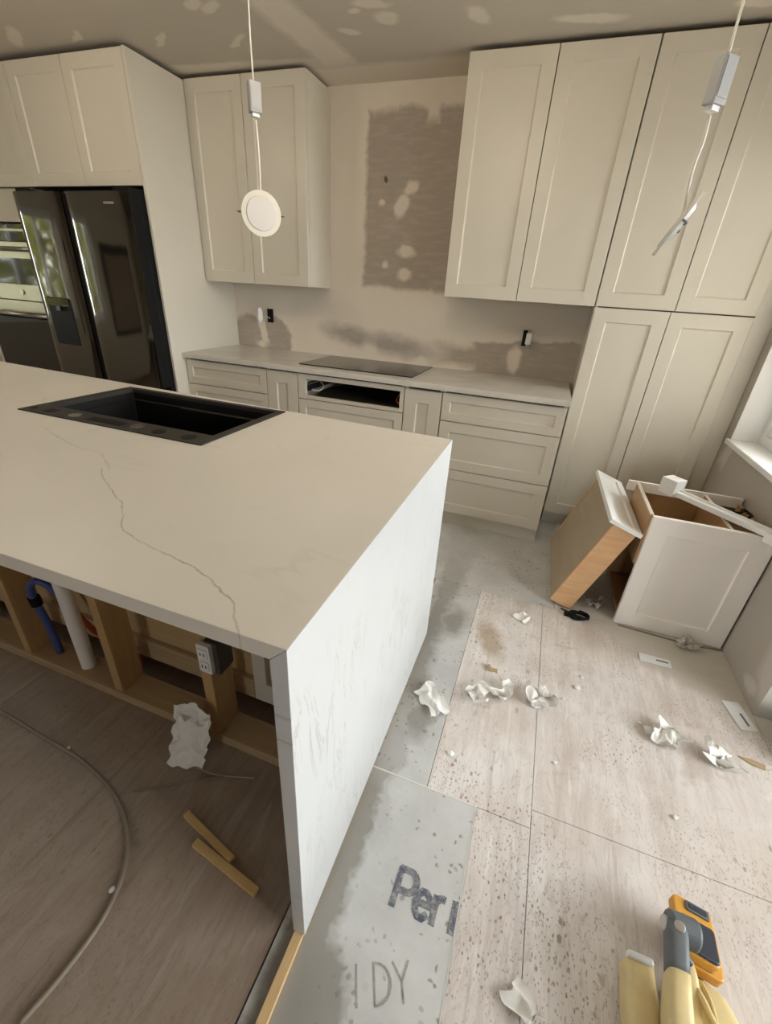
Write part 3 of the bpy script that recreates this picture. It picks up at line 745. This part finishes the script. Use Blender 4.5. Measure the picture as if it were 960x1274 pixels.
# framing below the overhang
t = thing('island_framing', 'rough timber stud wall under the island overhang', 'stud wall', (1.2, -2.4, 0))
B('bottom_plate', M['plate'], t, -.3, 2.125, -2.452, -2.355, .0005, .040, bevel=.002)
B('top_plate', M['plate'], t, -.3, 2.125, -2.447, -2.357, .846, .884, bevel=.002)
st = None
for x in (-.1, .33, .745, 1.203, 1.622):
    bm = bmesh.new(); box(bm, x, x+.038, -2.447, -2.357, .0405, .8455); o = obj('stud', bm, M['stud'], t, .002)
def island_cab(label, x0, x1, white):
    t = thing('island_cabinet', label, 'cabinet', ((x0+x1)/2, -2.0, 0))
    bk = M['plyback']
    B('back_panel', bk, t, x0, x1, -2.290, -2.278, .155, .88)
    B('back_stretcher', PAINT if white else M['plate'], t, x0, x1, -2.310, -2.291, .072, .160)
    if white:
        B('back_stile', PAINT, t, x0, x0+.05, -2.310, -2.291, .16, .88); B('back_stile', PAINT, t, x1-.05, x1, -2.310, -2.291, .16, .88)
    B('side_panel', PAINT, t, x0, x0+.016, -2.277, -1.735, .10, .88); B('side_panel', PAINT, t, x1-.016, x1, -2.277, -1.735, .10, .88)
    B('bottom_panel', M['plyint'], t, x0+.017, x1-.017, -2.277, -1.735, .10, .116)
    B('toe_kick', M['black'], t, x0, x1, -2.255, -2.235, .0005, .099)
    return t
island_cab('white framed cabinet back under island near waterfall end', 1.70, 2.12, True)
island_cab('island sink cabinet with bare plywood back behind the studs', .53, 1.698, False)
island_cab('island cabinet with bare plywood back at far end of studs', -.30, .528, False)
# electrical box on the stud
t = thing('electrical_box', 'white outlet in an electrical box fixed to island stud', 'outlet', (1.69, -2.41, .40))
B('metal_box', M['frame_dark'], t, 1.662, 1.705, -2.455, -2.395, .335, .455)
o = B('receptacle_body', M['plastic_w'], t, 1.646, 1.690, -2.470, -2.4555, .345, .450)
for z in (.373, .42):
    B('socket', M['paint_bright'], o, 1.653, 1.683, -2.474, -2.469, z-.016, z+.016)
    for dx in (-.006, .006): B('slot', M['black'], o, 1.668+dx-.0015, 1.668+dx+.0015, -2.4745, -2.4735, z-.006, z+.006, bevel=0)
# pipes
t = thing('drain_pipe', 'upright white plastic drain pipe between island studs', 'pipe', (1.022, -2.402, .04))
bm = bmesh.new(); cyl(bm, (1.022, -2.402, .0405), (1.022, -2.402, .80), .0245, n=28); o = obj('pipe_body', bm, M['pvc'], t, smooth=True); o.modifiers.new('s', 'EDGE_SPLIT')
bm = bmesh.new(); cyl(bm, (1.022, -2.402, .62), (1.022, -2.402, .70), .029, n=28); o = obj('coupling', bm, M['pvc'], t, smooth=True); o.modifiers.new('s', 'EDGE_SPLIT')
t = thing('supply_pipe', 'blue flexible water pipe beside drain pipe', 'pipe', (.88, -2.4, .04))
bm = bmesh.new(); tube(bm, [(.87, -2.40, .042), (.862, -2.40, .16), (.852, -2.405, .27), (.853, -2.41, .335), (.872, -2.41, .375), (.905, -2.405, .395), (.933, -2.392, .375), (.945, -2.385, .34)], .013, 12); obj('pipe_body', bm, M['blue'], t, smooth=True)
bm = bmesh.new(); cyl(bm, (.852, -2.406, .275), (.852, -2.408, .31), .019); obj('clamp', bm, M['black'], t)
t = thing('supply_pipe', 'red flexible water pipe curving behind drain pipe', 'pipe', (1.12, -2.37, .2))
bm = bmesh.new(); tube(bm, [(.985, -2.345, .60)] + [tuple(un(u, v, 1, -2.345)) for u, v in ((73, 712), (80, 737), (93, 760), (112, 780), (134, 796))] + [(1.20, -2.343, .10), (1.21, -2.343, .0415)], .011, 12); obj('pipe_body', bm, M['red'], t, smooth=True)

# ------------------------------------------------------------------ lit ceiling globes over the island aisle
def globe_mat():
    t = NT('lit_opal_globe'); e = t.new('ShaderNodeEmission'); e.inputs[0].default_value = (1.0, .87, .67, 1); e.inputs[1].default_value = GLOBE
    t.link(e.outputs[0], t.n['Material Output'].inputs[0]); t.n.remove(t.p); return t.m
GLOBE = 9.8
M['globe'] = globe_mat()
for x, y, lab in ((-.15, -1.85, 'lit warm globe ceiling light nearer the refrigerator'), (1.95, -1.75, 'lit warm globe ceiling light above the waterfall end')):
    t = thing('globe_light', lab, 'ceiling light', (x, y, 2.2), 'lit globe ceiling lights')
    bm = bmesh.new(); bmesh.ops.create_uvsphere(bm, u_segments=24, v_segments=14, radius=.10, matrix=Matrix.Translation((x, y, 2.325))); obj('globe', bm, M['globe'], t, smooth=True)
    bm = bmesh.new(); cyl(bm, (x, y, 2.405), (x, y, 2.43), .06, .07, 24); cyl(bm, (x, y, 2.43), (x, y, ZC), .08, .08, 24); obj('canopy', bm, M['plastic_w'], t, .002)

# ------------------------------------------------------------------ hanging ceiling light kits
def hanging_light(label, xy, zbox, zdisc, disc_n, rbox):
    x, y = xy
    t = thing('recessed_light', label, 'ceiling light', (x, y, zdisc-.06), 'unmounted ceiling lights hanging on cords')
    bm = bmesh.new(); tube(bm, [(x, y, ZC), (x+.002, y, ZC-.2), (x-.002, y, zbox+.15), (x, y, zbox+.04)], .0026, 8); obj('ceiling_cord', bm, M['cord_w'], t, smooth=True)
    Mx = Matrix.Translation((x, y, zbox)) @ Matrix.Rotation(rbox, 4, 'Z')
    b = B('driver_box', M['box_grey'], t, -.020, .020, -.014, .014, -.040, .040, bevel=.003, M=Mx)
    B('box_label', M['box_grey'], b, -.016, .016, -.0155, -.0142, -.030, .034, bevel=0, M=Mx)
    B('cable_clamp', M['plastic_w'], b, -.012, .012, -.009, .009, -.050, -.040, M=Mx)
    n = Vector(disc_n).normalized(); c = Vector((x, y, zdisc))
    bm = bmesh.new(); tube(bm, [(x, y, zbox-.056), (x+.003, y, (zbox+zdisc)/2+.03), (x, y+.004, zdisc+.10), c - n*.010], .0034, 8); obj('light_cord', bm, M['cord_w'], t, smooth=True)
    bm = bmesh.new(); cyl(bm, c-n*.006, c+n*.001, .071, .071, 40); tr = obj('trim_ring', bm, M['paint'], t, .001)
    bm = bmesh.new(); cyl(bm, c+n*.0012, c+n*.004, .054, .052, 40); obj('diffuser', bm, M['diffuser'], t, .0005)
    bm = bmesh.new(); cyl(bm, c-n*.013, c-n*.006, .040, .050, 32); obj('housing', bm, M['box_grey'], t)
    s = n.cross(Vector((0, 0, 1))).normalized()
    for k in (-1, 1):
        bm = bmesh.new(); tube(bm, [c-n*.014+s*k*.046, c-n*.016+s*k*.075, c-n*.004+s*k*.082], .0025, 6, 3); obj('spring_clip', bm, M['grey_rub'], t)
d1 = px(331, 266, 1.56); b1 = px(320, 128, 1.56)
hanging_light('unmounted round ceiling light with its face outward, hanging before refrigerator-side wall cabinet', (d1.x-.02, d1.y+.0), 1.905, d1.z, (CAM-d1).normalized() + Vector((.25, 0, .1)), .9)
d2 = px(841, 279, 1.03); e2 = px(862, 252, 1.03)-px(820, 305, 1.03); n2 = e2.cross(d2-CAM).normalized()
hanging_light('unmounted ceiling light seen edge-on, hanging on a cord before the pantry', (d2.x, d2.y+.0), 1.80, d2.z, n2, .75)

# ------------------------------------------------------------------ loose cabinet, drawer and rail in the corner
t = thing('loose_cabinet', 'uninstalled white cabinet with open top standing under the window', 'cabinet', (3.2, -1.02, 0))
D('end_panel', M['paint_lit'], t, 2.972, 3.420, .002, .580, -1.236, t=.02, rail=.075)
B('back_end_panel', M['plyint'], t, 2.972, 3.42, -.815, -.799, .002, .572)
B('back_rail', M['paint_lit'], t, 2.925, 3.42, -.832, -.8155, .535, .585)
B('upper_side', M['plyint'], t, 2.962, 2.975, -1.214, -.833, .33, .576)
B('side_edge', PAINT, t, 2.961, 2.976, -1.214, -.833, .5765, .582)
B('right_side', M['plyint'], t, 3.405, 3.419, -1.214, -.833, .002, .560)
B('divider', M['plyint'], t, 3.26, 3.272, -1.214, -.833, .30, .572)
B('divider_edge', PAINT, t, 3.259, 3.273, -1.214, -.833, .5725, .577)
B('floor_panel', M['plyint'], t, 2.977, 3.404, -1.214, -.833, .03, .045)
B('shelf', M['plyint'], t, 2.977, 3.259, -1.214, -.833, .31, .322)
# angled white rail with end block lying across it
a, b = Vector((3.113, -.95, .600)), Vector((3.392, -1.262, .600)); d_ = (b-a); ang = math.atan2(d_.y, d_.x)
t = thing('trim_rail', 'white trim rail with end block lying across loose cabinet', 'trim', tuple((a+b)/2)); 
Mx = Matrix.Translation(a) @ Matrix.Rotation(ang, 4, 'Z')
B('rail', M['paint_bright'], t, 0, d_.length, -.016, .016, -.013, .010, M=Mx, bevel=.002)
B('rail_lip', M['paint_bright'], t, 0, d_.length, .010, .016, .010, .018, M=Mx, bevel=.001)
B('end_block', M['paint_bright'], t, -.075, .0, -.035, .035, -.012, .062, M=Mx, bevel=.002)
B('end_tab', M['paint_bright'], t, d_.length-.03, d_.length+.012, -.030, -.016, -.03, .010, M=Mx, bevel=.002)

# drawer leaning against the cabinet
DM = Matrix(((.34, -.023, -.94, 2.669), (.008, 1, -.022, -1.226), (.94, 0, .341, .0365), (0, 0, 0, 1)))
DL, DW, DH = .4985, .628, .1066
t = thing('drawer_unit', 'pulled out drawer tipped on its end against loose cabinet', 'drawer', (2.74, -.92, 0))
B('bottom_panel', M['plybot'], t, .002, DL, .012, DW-.012, -.014, -.004, M=DM)
for y0 in (0, DW-.014): B('side', M['birch'], t, 0, DL, y0, y0+.014, -DH, 0, M=DM)
B('back_board', M['birch'], t, 0, .014, .014, DW-.014, -DH, -.0145, M=DM)
B('inner_front', M['birch'], t, DL-.014, DL, .014, DW-.014, -DH, -.0145, M=DM)
# the front panel faces +u (up): local frame x=width(v), z=height(w), -y=u
FM = DM @ Matrix(((0, -1, 0, DL+.020), (1, 0, 0, 0), (0, 0, 1, 0), (0, 0, 0, 1)))
D('drawer_front', M['paint_bright'], t, -.012, DW+.012, -DH-.016, .026, 0, t=.0195, rail=.035, dep=.007, M=FM)

# ------------------------------------------------------------------ loose things on the floor
def crumple(name, label, uv, w_, h_, amp, seed, rot, group=None, z=.0, stand=0, mat='paper', cat='paper', n=17, curl=.5):
    p = un(*uv, 2, 0.0); rnd = random.Random(seed); off = Vector((seed*7.3, seed*1.7, 0))
    bm = bmesh.new(); g = []
    for i in range(n):
        row = []
        for j in range(n):
            u, v = i/(n-1)-.5, j/(n-1)-.5
            q = Vector((u*w_, v*h_, 0))
            f1 = mnoise.noise(q*18+off); f2 = mnoise.noise(q*42+off*2); f3 = mnoise.noise(q*30-off)
            ridge = 1-abs(f1)*2.2
            zz = amp*(max(0, ridge)*.75 + .35*f2 + curl*(u*u+v*v)*1.6)
            q += Vector((f3, mnoise.noise(q*26+off*3), 0))*amp*.9
            edge = 1 + .22*mnoise.noise(Vector((math.atan2(v, u)*1.6, seed, 0)))
            row.append(bm.verts.new((q.x*edge, q.y*edge, zz)))
        g.append(row)
    for i in range(n-1):
        for j in range(n-1):
            bm.faces.new((g[i][j], g[i+1][j], g[i+1][j+1], g[i][j+1]))
    R = Matrix.Rotation(rot, 4, 'Z')
    if stand: R = R @ Matrix.Rotation(stand, 4, 'X')
    bmesh.ops.transform(bm, matrix=R, verts=bm.verts)
    mz = min(v.co.z for v in bm.verts)
    for v in bm.verts: v.co.z -= mz - .0008
    o = obj(name, bm, M[mat], None, smooth=(mat != 'paper')); o.location = (p.x, p.y, z)
    m = o.modifiers.new('solid', 'SOLIDIFY'); m.thickness = .0006
    return tag(o, label, cat, group)
G = 'crumpled tissues on the floor'
crumple('crumpled_tissue', 'flattened white tissue on cement board beside waterfall panel', (538, 873), .135, .085, .022, 3, -.75, G, z=.002, curl=.1)
crumple('crumpled_tissue', 'crumpled white tissue touching its twin on floor', (594, 866), .07, .08, .035, 5, .3, G)
crumple('crumpled_tissue', 'folded white tissue beside its twin on the floor', (626, 864), .055, .095, .04, 8, -.4, G)
crumple('crumpled_tissue', 'white cupped tissue on the plywood seam', (671, 876), .09, .08, .04, 11, .7, G, curl=.9)
crumple('crumpled_tissue', 'small thin tissue scrap near the leaning drawer', (652, 770), .07, .07, .016, 13, 1.0, G, curl=.1)
crumple('crumpled_tissue', 'tightly balled white tissue on right side of plywood', (828, 921), .085, .09, .045, 17, .9, G)
crumple('crumpled_tissue', 'white tissue with raised corner near wood chip', (892, 949), .085, .08, .04, 23, -.3, G, curl=.8)
crumple('crumpled_tissue', 'crumpled tissue with dark edge, farthest from cabinets', (650, 1254), .07, .06, .03, 29, -.8, G)
crumple('paper_scrap', 'tiny white paper scrap beside balled tissue', (806, 909), .035, .03, .008, 31, .2)
o = crumple('crumpled_paper', 'large sheet of crumpled paper leaning against island stud', (243, 938), .125, .19, .022, 37, .1, z=.0, stand=1.15, curl=.15)
crumple('plastic_bag', 'clear crumpled plastic bag in front of loose cabinet', (852, 806), .07, .06, .04, 41, .3, mat='film', cat='plastic bag')
crumple('plastic_bag', 'clear crumpled plastic bag under the leaning drawer', (738, 752), .09, .07, .04, 43, .3, mat='film', cat='plastic bag')

def card(label, uv, w_, h_, rot, bar):
    p = un(*uv, 2, 0.0); Mx = Matrix.Translation((p.x, p.y, 0)) @ Matrix.Rotation(rot, 4, 'Z')
    t = thing('printed_card', label, 'card', (p.x, p.y, 0), 'white cards on the floor')
    B('card_sheet', M['plastic_w'], t, -w_/2, w_/2, -h_/2, h_/2, .0006, .004, M=Mx)
    B('printed_bar', M['grey_rub'], t, *bar, .0041, .0046, M=Mx, bevel=0)
card('flat white card with dark bar in front of loose cabinet', (814, 822), .125, .048, .02, (.005, .052, -.002, .006))
card('flat white card with dark bar beside the wall end', (919, 891), .13, .062, -1.36, (-.01, .045, .004, .012))
# dark bracket, wood chip
p = un(612, 834, 2, 0); bm = bmesh.new(); prism(bm, [(-.018, -.012), (.02, -.006), (.02, .006), (-.006, .002), (-.012, .018), (-.022, .016)], .0005, .012, Matrix.Translation((p.x, p.y, 0)))
tag(obj('bracket', bm, M['plate'], None, .001), 'small brown angle bracket on plywood', 'bracket')
p = un(934, 949, 2, 0); bm = bmesh.new(); prism(bm, [(-.038, .010), (.0, -.012), (.036, -.016), (.042, .004), (.006, .012)], .0005, .005, Matrix.Translation((p.x, p.y, 0)))
tag(obj('wood_chip', bm, M['plate'], None, .001), 'flat brown wood chip on plywood near the wall end', 'wood chip')
# small plaster crumbs
CRUMBS = ['largest plaster crumb right of the cupped tissue on plywood', 'small plaster crumb close behind the largest crumb near cupped tissue', 'plaster crumb alone on plywood in front of cupped tissue',
          'tiny plaster crumb touching the cupped tissue', 'plaster crumb on plywood beyond the cordless tool battery', 'plaster crumb on plywood near the cement board corner',
          'tiny plaster crumb beside the balled tissue', 'plaster crumb touching the inside of the cable loop', 'small plaster crumb on shaded floor near the island framing']
for i, (u, v, r) in enumerate(((718, 857, .012), (724, 843, .008), (690, 950, .008), (700, 870, .006), (840, 1018, .008), (560, 938, .012), (795, 900, .006), (140, 1108, .009), (85, 932, .008))):
    p = un(u, v, 2, 0); rnd = random.Random(i); bm = bmesh.new(); bmesh.ops.create_icosphere(bm, subdivisions=1, radius=r)
    for vv in bm.verts: vv.co = Vector((vv.co.x*rnd.uniform(.7, 1.4), vv.co.y*rnd.uniform(.7, 1.3), (vv.co.z*.45+r*.45)*rnd.uniform(.8, 1.1)+.0006))
    o = obj('plaster_crumb', bm, M['paint_bright'], None); o.location = (p.x, p.y, 0.0005 if u != 560 else .0005); tag(o, CRUMBS[i], 'crumb', 'plaster crumbs on the floor')
# wood offcuts
def offcut(label, p0, p1, wd, th, z=0):
    a, b = un(*p0, 2, 0), un(*p1, 2, 0); d = b-a
    Mx = Matrix.Translation((a.x, a.y, z)) @ Matrix.Rotation(math.atan2(d.y, d.x), 4, 'Z')
    o = B('wood_offcut', M['offcut'], None, 0, d.length, -wd/2, wd/2, .0006, th, M=Mx, bevel=.001); tag(o, label, 'wood offcut', 'offcuts on the floor')
offcut('shorter pale wood offcut on shaded floor under overhang', (232, 1014), (289, 1072), .018, .014)
offcut('longer pale wood offcut on shaded floor under overhang', (243, 1050), (319, 1112), .020, .014)
# long cable loop, thin wires
def floor_tube(name, label, cat, uvs, r, mat, extra=()):
    pts = [un(u, v, 2, r) for u, v in uvs]
    pts = [Vector(e) for e in extra] + pts
    bm = bmesh.new(); tube(bm, pts, r, 8, 8); return tag(obj(name, bm, M[mat], None, smooth=True), label, cat)
floor_tube('floor_cable', 'long tan cable curving across the shaded floor', 'cable', [(0, 885), (50, 915), (100, 945), (140, 985), (158, 1030), (155, 1080), (130, 1140), (80, 1210), (25, 1274)], .0055, 'cable', extra=[(.6, -2.66, .0055)])
floor_tube('thin_wire', 'short dark wire beside crumpled paper under overhang', 'wire', [(216, 939), (238, 950), (262, 962), (290, 966), (316, 968)], .0022, 'tan')
floor_tube('thin_wire', 'faint tan wire reaching toward the cable loop', 'wire', [(165, 984), (200, 978), (240, 971), (278, 966)], .002, 'cable')
pts = [un(700, 760, 2, .006), un(712, 768, 2, .006), un(728, 772, 2, .006)]
t = thing('power_cord', 'black cord coiled under the leaning drawer', 'cord', tuple(pts[1]))
c = un(716, 769, 2, .006); lo = []
for i in range(34):
    a = i*.62; rr = .030+.006*math.sin(i*1.3); lo.append((c.x+.012+rr*math.cos(a)*1.25, c.y+.012+rr*math.sin(a), .005+i*.0007))
bm = bmesh.new(); tube(bm, [(c.x-.07, c.y+.05, .005)] + lo, .004, 6, 3); obj('coil', bm, M['black'], t, smooth=True)
B('plug', M['black'], t, c.x-.055, c.x-.015, c.y+.0, c.y+.022, .0006, .020, bevel=.004)
bm = bmesh.new(); tube(bm, [(3.30, -1.03, .583), (3.33, -1.06, .60), (3.35, -1.03, .605), (3.37, -1.07, .598), (3.35, -1.10, .60), (3.33, -1.12, .56)], .006, 8); tag(obj('black_cable', bm, M['black'], None, smooth=True), 'short black cable hanging over loose cabinet edge', 'cable')
bm = bmesh.new(); tube(bm, [(2.99, -1.252, .004), (3.15, -1.258, .004), (3.28, -1.262, .004), (3.42, -1.245, .004)], .004, 6); tag(obj('edge_strip', bm, M['cable'], None, smooth=True), 'thin tan cord along the foot of loose cabinet', 'cord')

t = thing('tool_bag', 'dark tool bag on floor behind the wall end', 'bag', (3.62, -1.76, 0))
bm = bmesh.new(); prism(bm, rrect(.28, .22, .05, 3.62, -1.74), .0008, .10); prism(bm, rrect(.24, .17, .05, 3.62, -1.74), .10, .13); obj('bag_body', bm, M['frame_dark'], t, .008)
bm = bmesh.new(); tube(bm, [(3.54, -1.74, .13), (3.56, -1.74, .17), (3.62, -1.74, .19), (3.68, -1.74, .17), (3.70, -1.74, .13)], .008); obj('bag_handle', bm, M['black'], t, smooth=True)

# ------------------------------------------------------------------ cordless tool
t = thing('cordless_tool', 'yellow and black cordless tool resting on plywood', 'power tool', (2.95, -2.56, 0))
def part(name, mat, pts, z0, z1, parent=t, bevel=.004, rot=0, c=(0, 0), tip=(0, 0)):
    Mx = Matrix.Translation((c[0], c[1], 0)) @ Matrix.Rotation(rot, 4, 'Z') @ Matrix.Translation((0, 0, .09)) @ Matrix.Rotation(tip[0], 4, 'X') @ Matrix.Rotation(tip[1], 4, 'Y') @ Matrix.Translation((0, 0, -.09))
    bm = bmesh.new(); prism(bm, pts, z0, z1, Mx); return obj(name, bm, M[mat], parent, bevel)
K = dict(rot=-.10, c=(3.000, -2.474), tip=(-.10, .10))
bat = part('battery_base', 'yellow', rrect(.094, .116, .012, .010, -.004), .050, .078, **K)
part('battery_foot', 'navy', rrect(.070, .090, .010, .006, -.004), .012, .0498, **K)
part('battery_housing', 'yellow', rrect(.084, .116, .012, -.003, .0), .0782, .104, bat, **K)
part('battery_cover', 'navy', rrect(.072, .070, .008, -.001, -.020), .1042, .112, bat, **K)
part('battery_latch', 'grey_rub', rrect(.050, .022, .004, .006, .042), .1042, .109, bat, .002, **K)
part('latch_window', 'navy', rrect(.038, .012, .003, .006, .042), .1092, .1102, bat, .001, **K)
def loft(name, mat, rings, parent=t, n=3, q=.3):
    bm = bmesh.new(); rs = []
    for c_, w_, h_ in rings:
        rs.append([bm.verts.new((c_[0]+x, c_[1], c_[2]+z)) for x, z in rrect(w_, h_, min(w_, h_)*q, n=n)])
    for a, b in zip(rs, rs[1:]):
        for i in range(len(a)): bm.faces.new((a[i], a[(i+1) % len(a)], b[(i+1) % len(a)], b[i]))
    bm.faces.new(rs[0]); bm.faces.new(rs[-1][::-1]); return obj(name, bm, M[mat], parent, 0, True)
bm = bmesh.new(); cyl(bm, (2.925, -2.500, .135), (2.985, -2.500, .128), .027, .031, 28); kn = obj('knuckle', bm, M['grey_rub'], t, .006)
bm = bmesh.new(); cyl(bm, (2.915, -2.503, .136), (2.925, -2.503, .135), .015, n=24); obj('release_button', bm, M['chrome'], kn, .002)
bm = bmesh.new(); cyl(bm, (2.940, -2.512, .158), (2.938, -2.514, .166), .011, n=20); obj('silver_button', bm, M['chrome'], kn, .002)
loft('grip', 'grey_rub', [((2.942, -2.488, .134), .022, .024), ((2.940, -2.500, .136), .040, .046), ((2.936, -2.530, .138), .041, .050), ((2.930, -2.572, .134), .040, .052), ((2.928, -2.590, .130), .039, .052)])
loft('tool_body', 'cream', [((2.928, -2.588, .130), .041, .055), ((2.924, -2.62, .122), .044, .062), ((2.918, -2.68, .108), .047, .072), ((2.912, -2.76, .092), .048, .080), ((2.910, -2.80, .085), .030, .050)])
loft('strut', 'cream', [((2.975, -2.515, .070), .022, .04), ((2.972, -2.56, .066), .034, .06), ((2.966, -2.64, .060), .036, .07), ((2.960, -2.78, .055), .036, .07)])
loft('side_housing', 'cream', [((2.882, -2.555, .040), .044, .052), ((2.880, -2.565, .041), .060, .074), ((2.876, -2.64, .042), .064, .080), ((2.872, -2.78, .042), .060, .08)])
B('housing_lip', M['plastic_w'], t, 2.852, 2.905, -2.570, -2.556, .062, .086, bevel=.005)
loft('motor_housing', 'cream', [((3.000, -2.545, .040), .040, .044), ((3.008, -2.565, .045), .078, .076), ((3.014, -2.61, .050), .098, .092), ((3.018, -2.68, .052), .106, .100), ((3.016, -2.78, .052), .100, .098)])
bm = bmesh.new(); tube(bm, [(2.978, -2.560, .078), (2.984, -2.590, .096), (2.990, -2.615, .104), (3.000, -2.632, .102)], .006, 8); obj('rib', bm, M['cream'], t, smooth=True)
bm = bmesh.new(); tube(bm, [(2.998, -2.556, .078), (3.000, -2.60, .100), (3.000, -2.68, .108), (2.998, -2.76, .108)], .004, 8); obj('rib', bm, M['cream'], t, smooth=True)
bm = bmesh.new(); cyl(bm, (2.954, -2.548, .128), (2.964, -2.552, .122), .008); obj('trigger', bm, M['navy'], t)
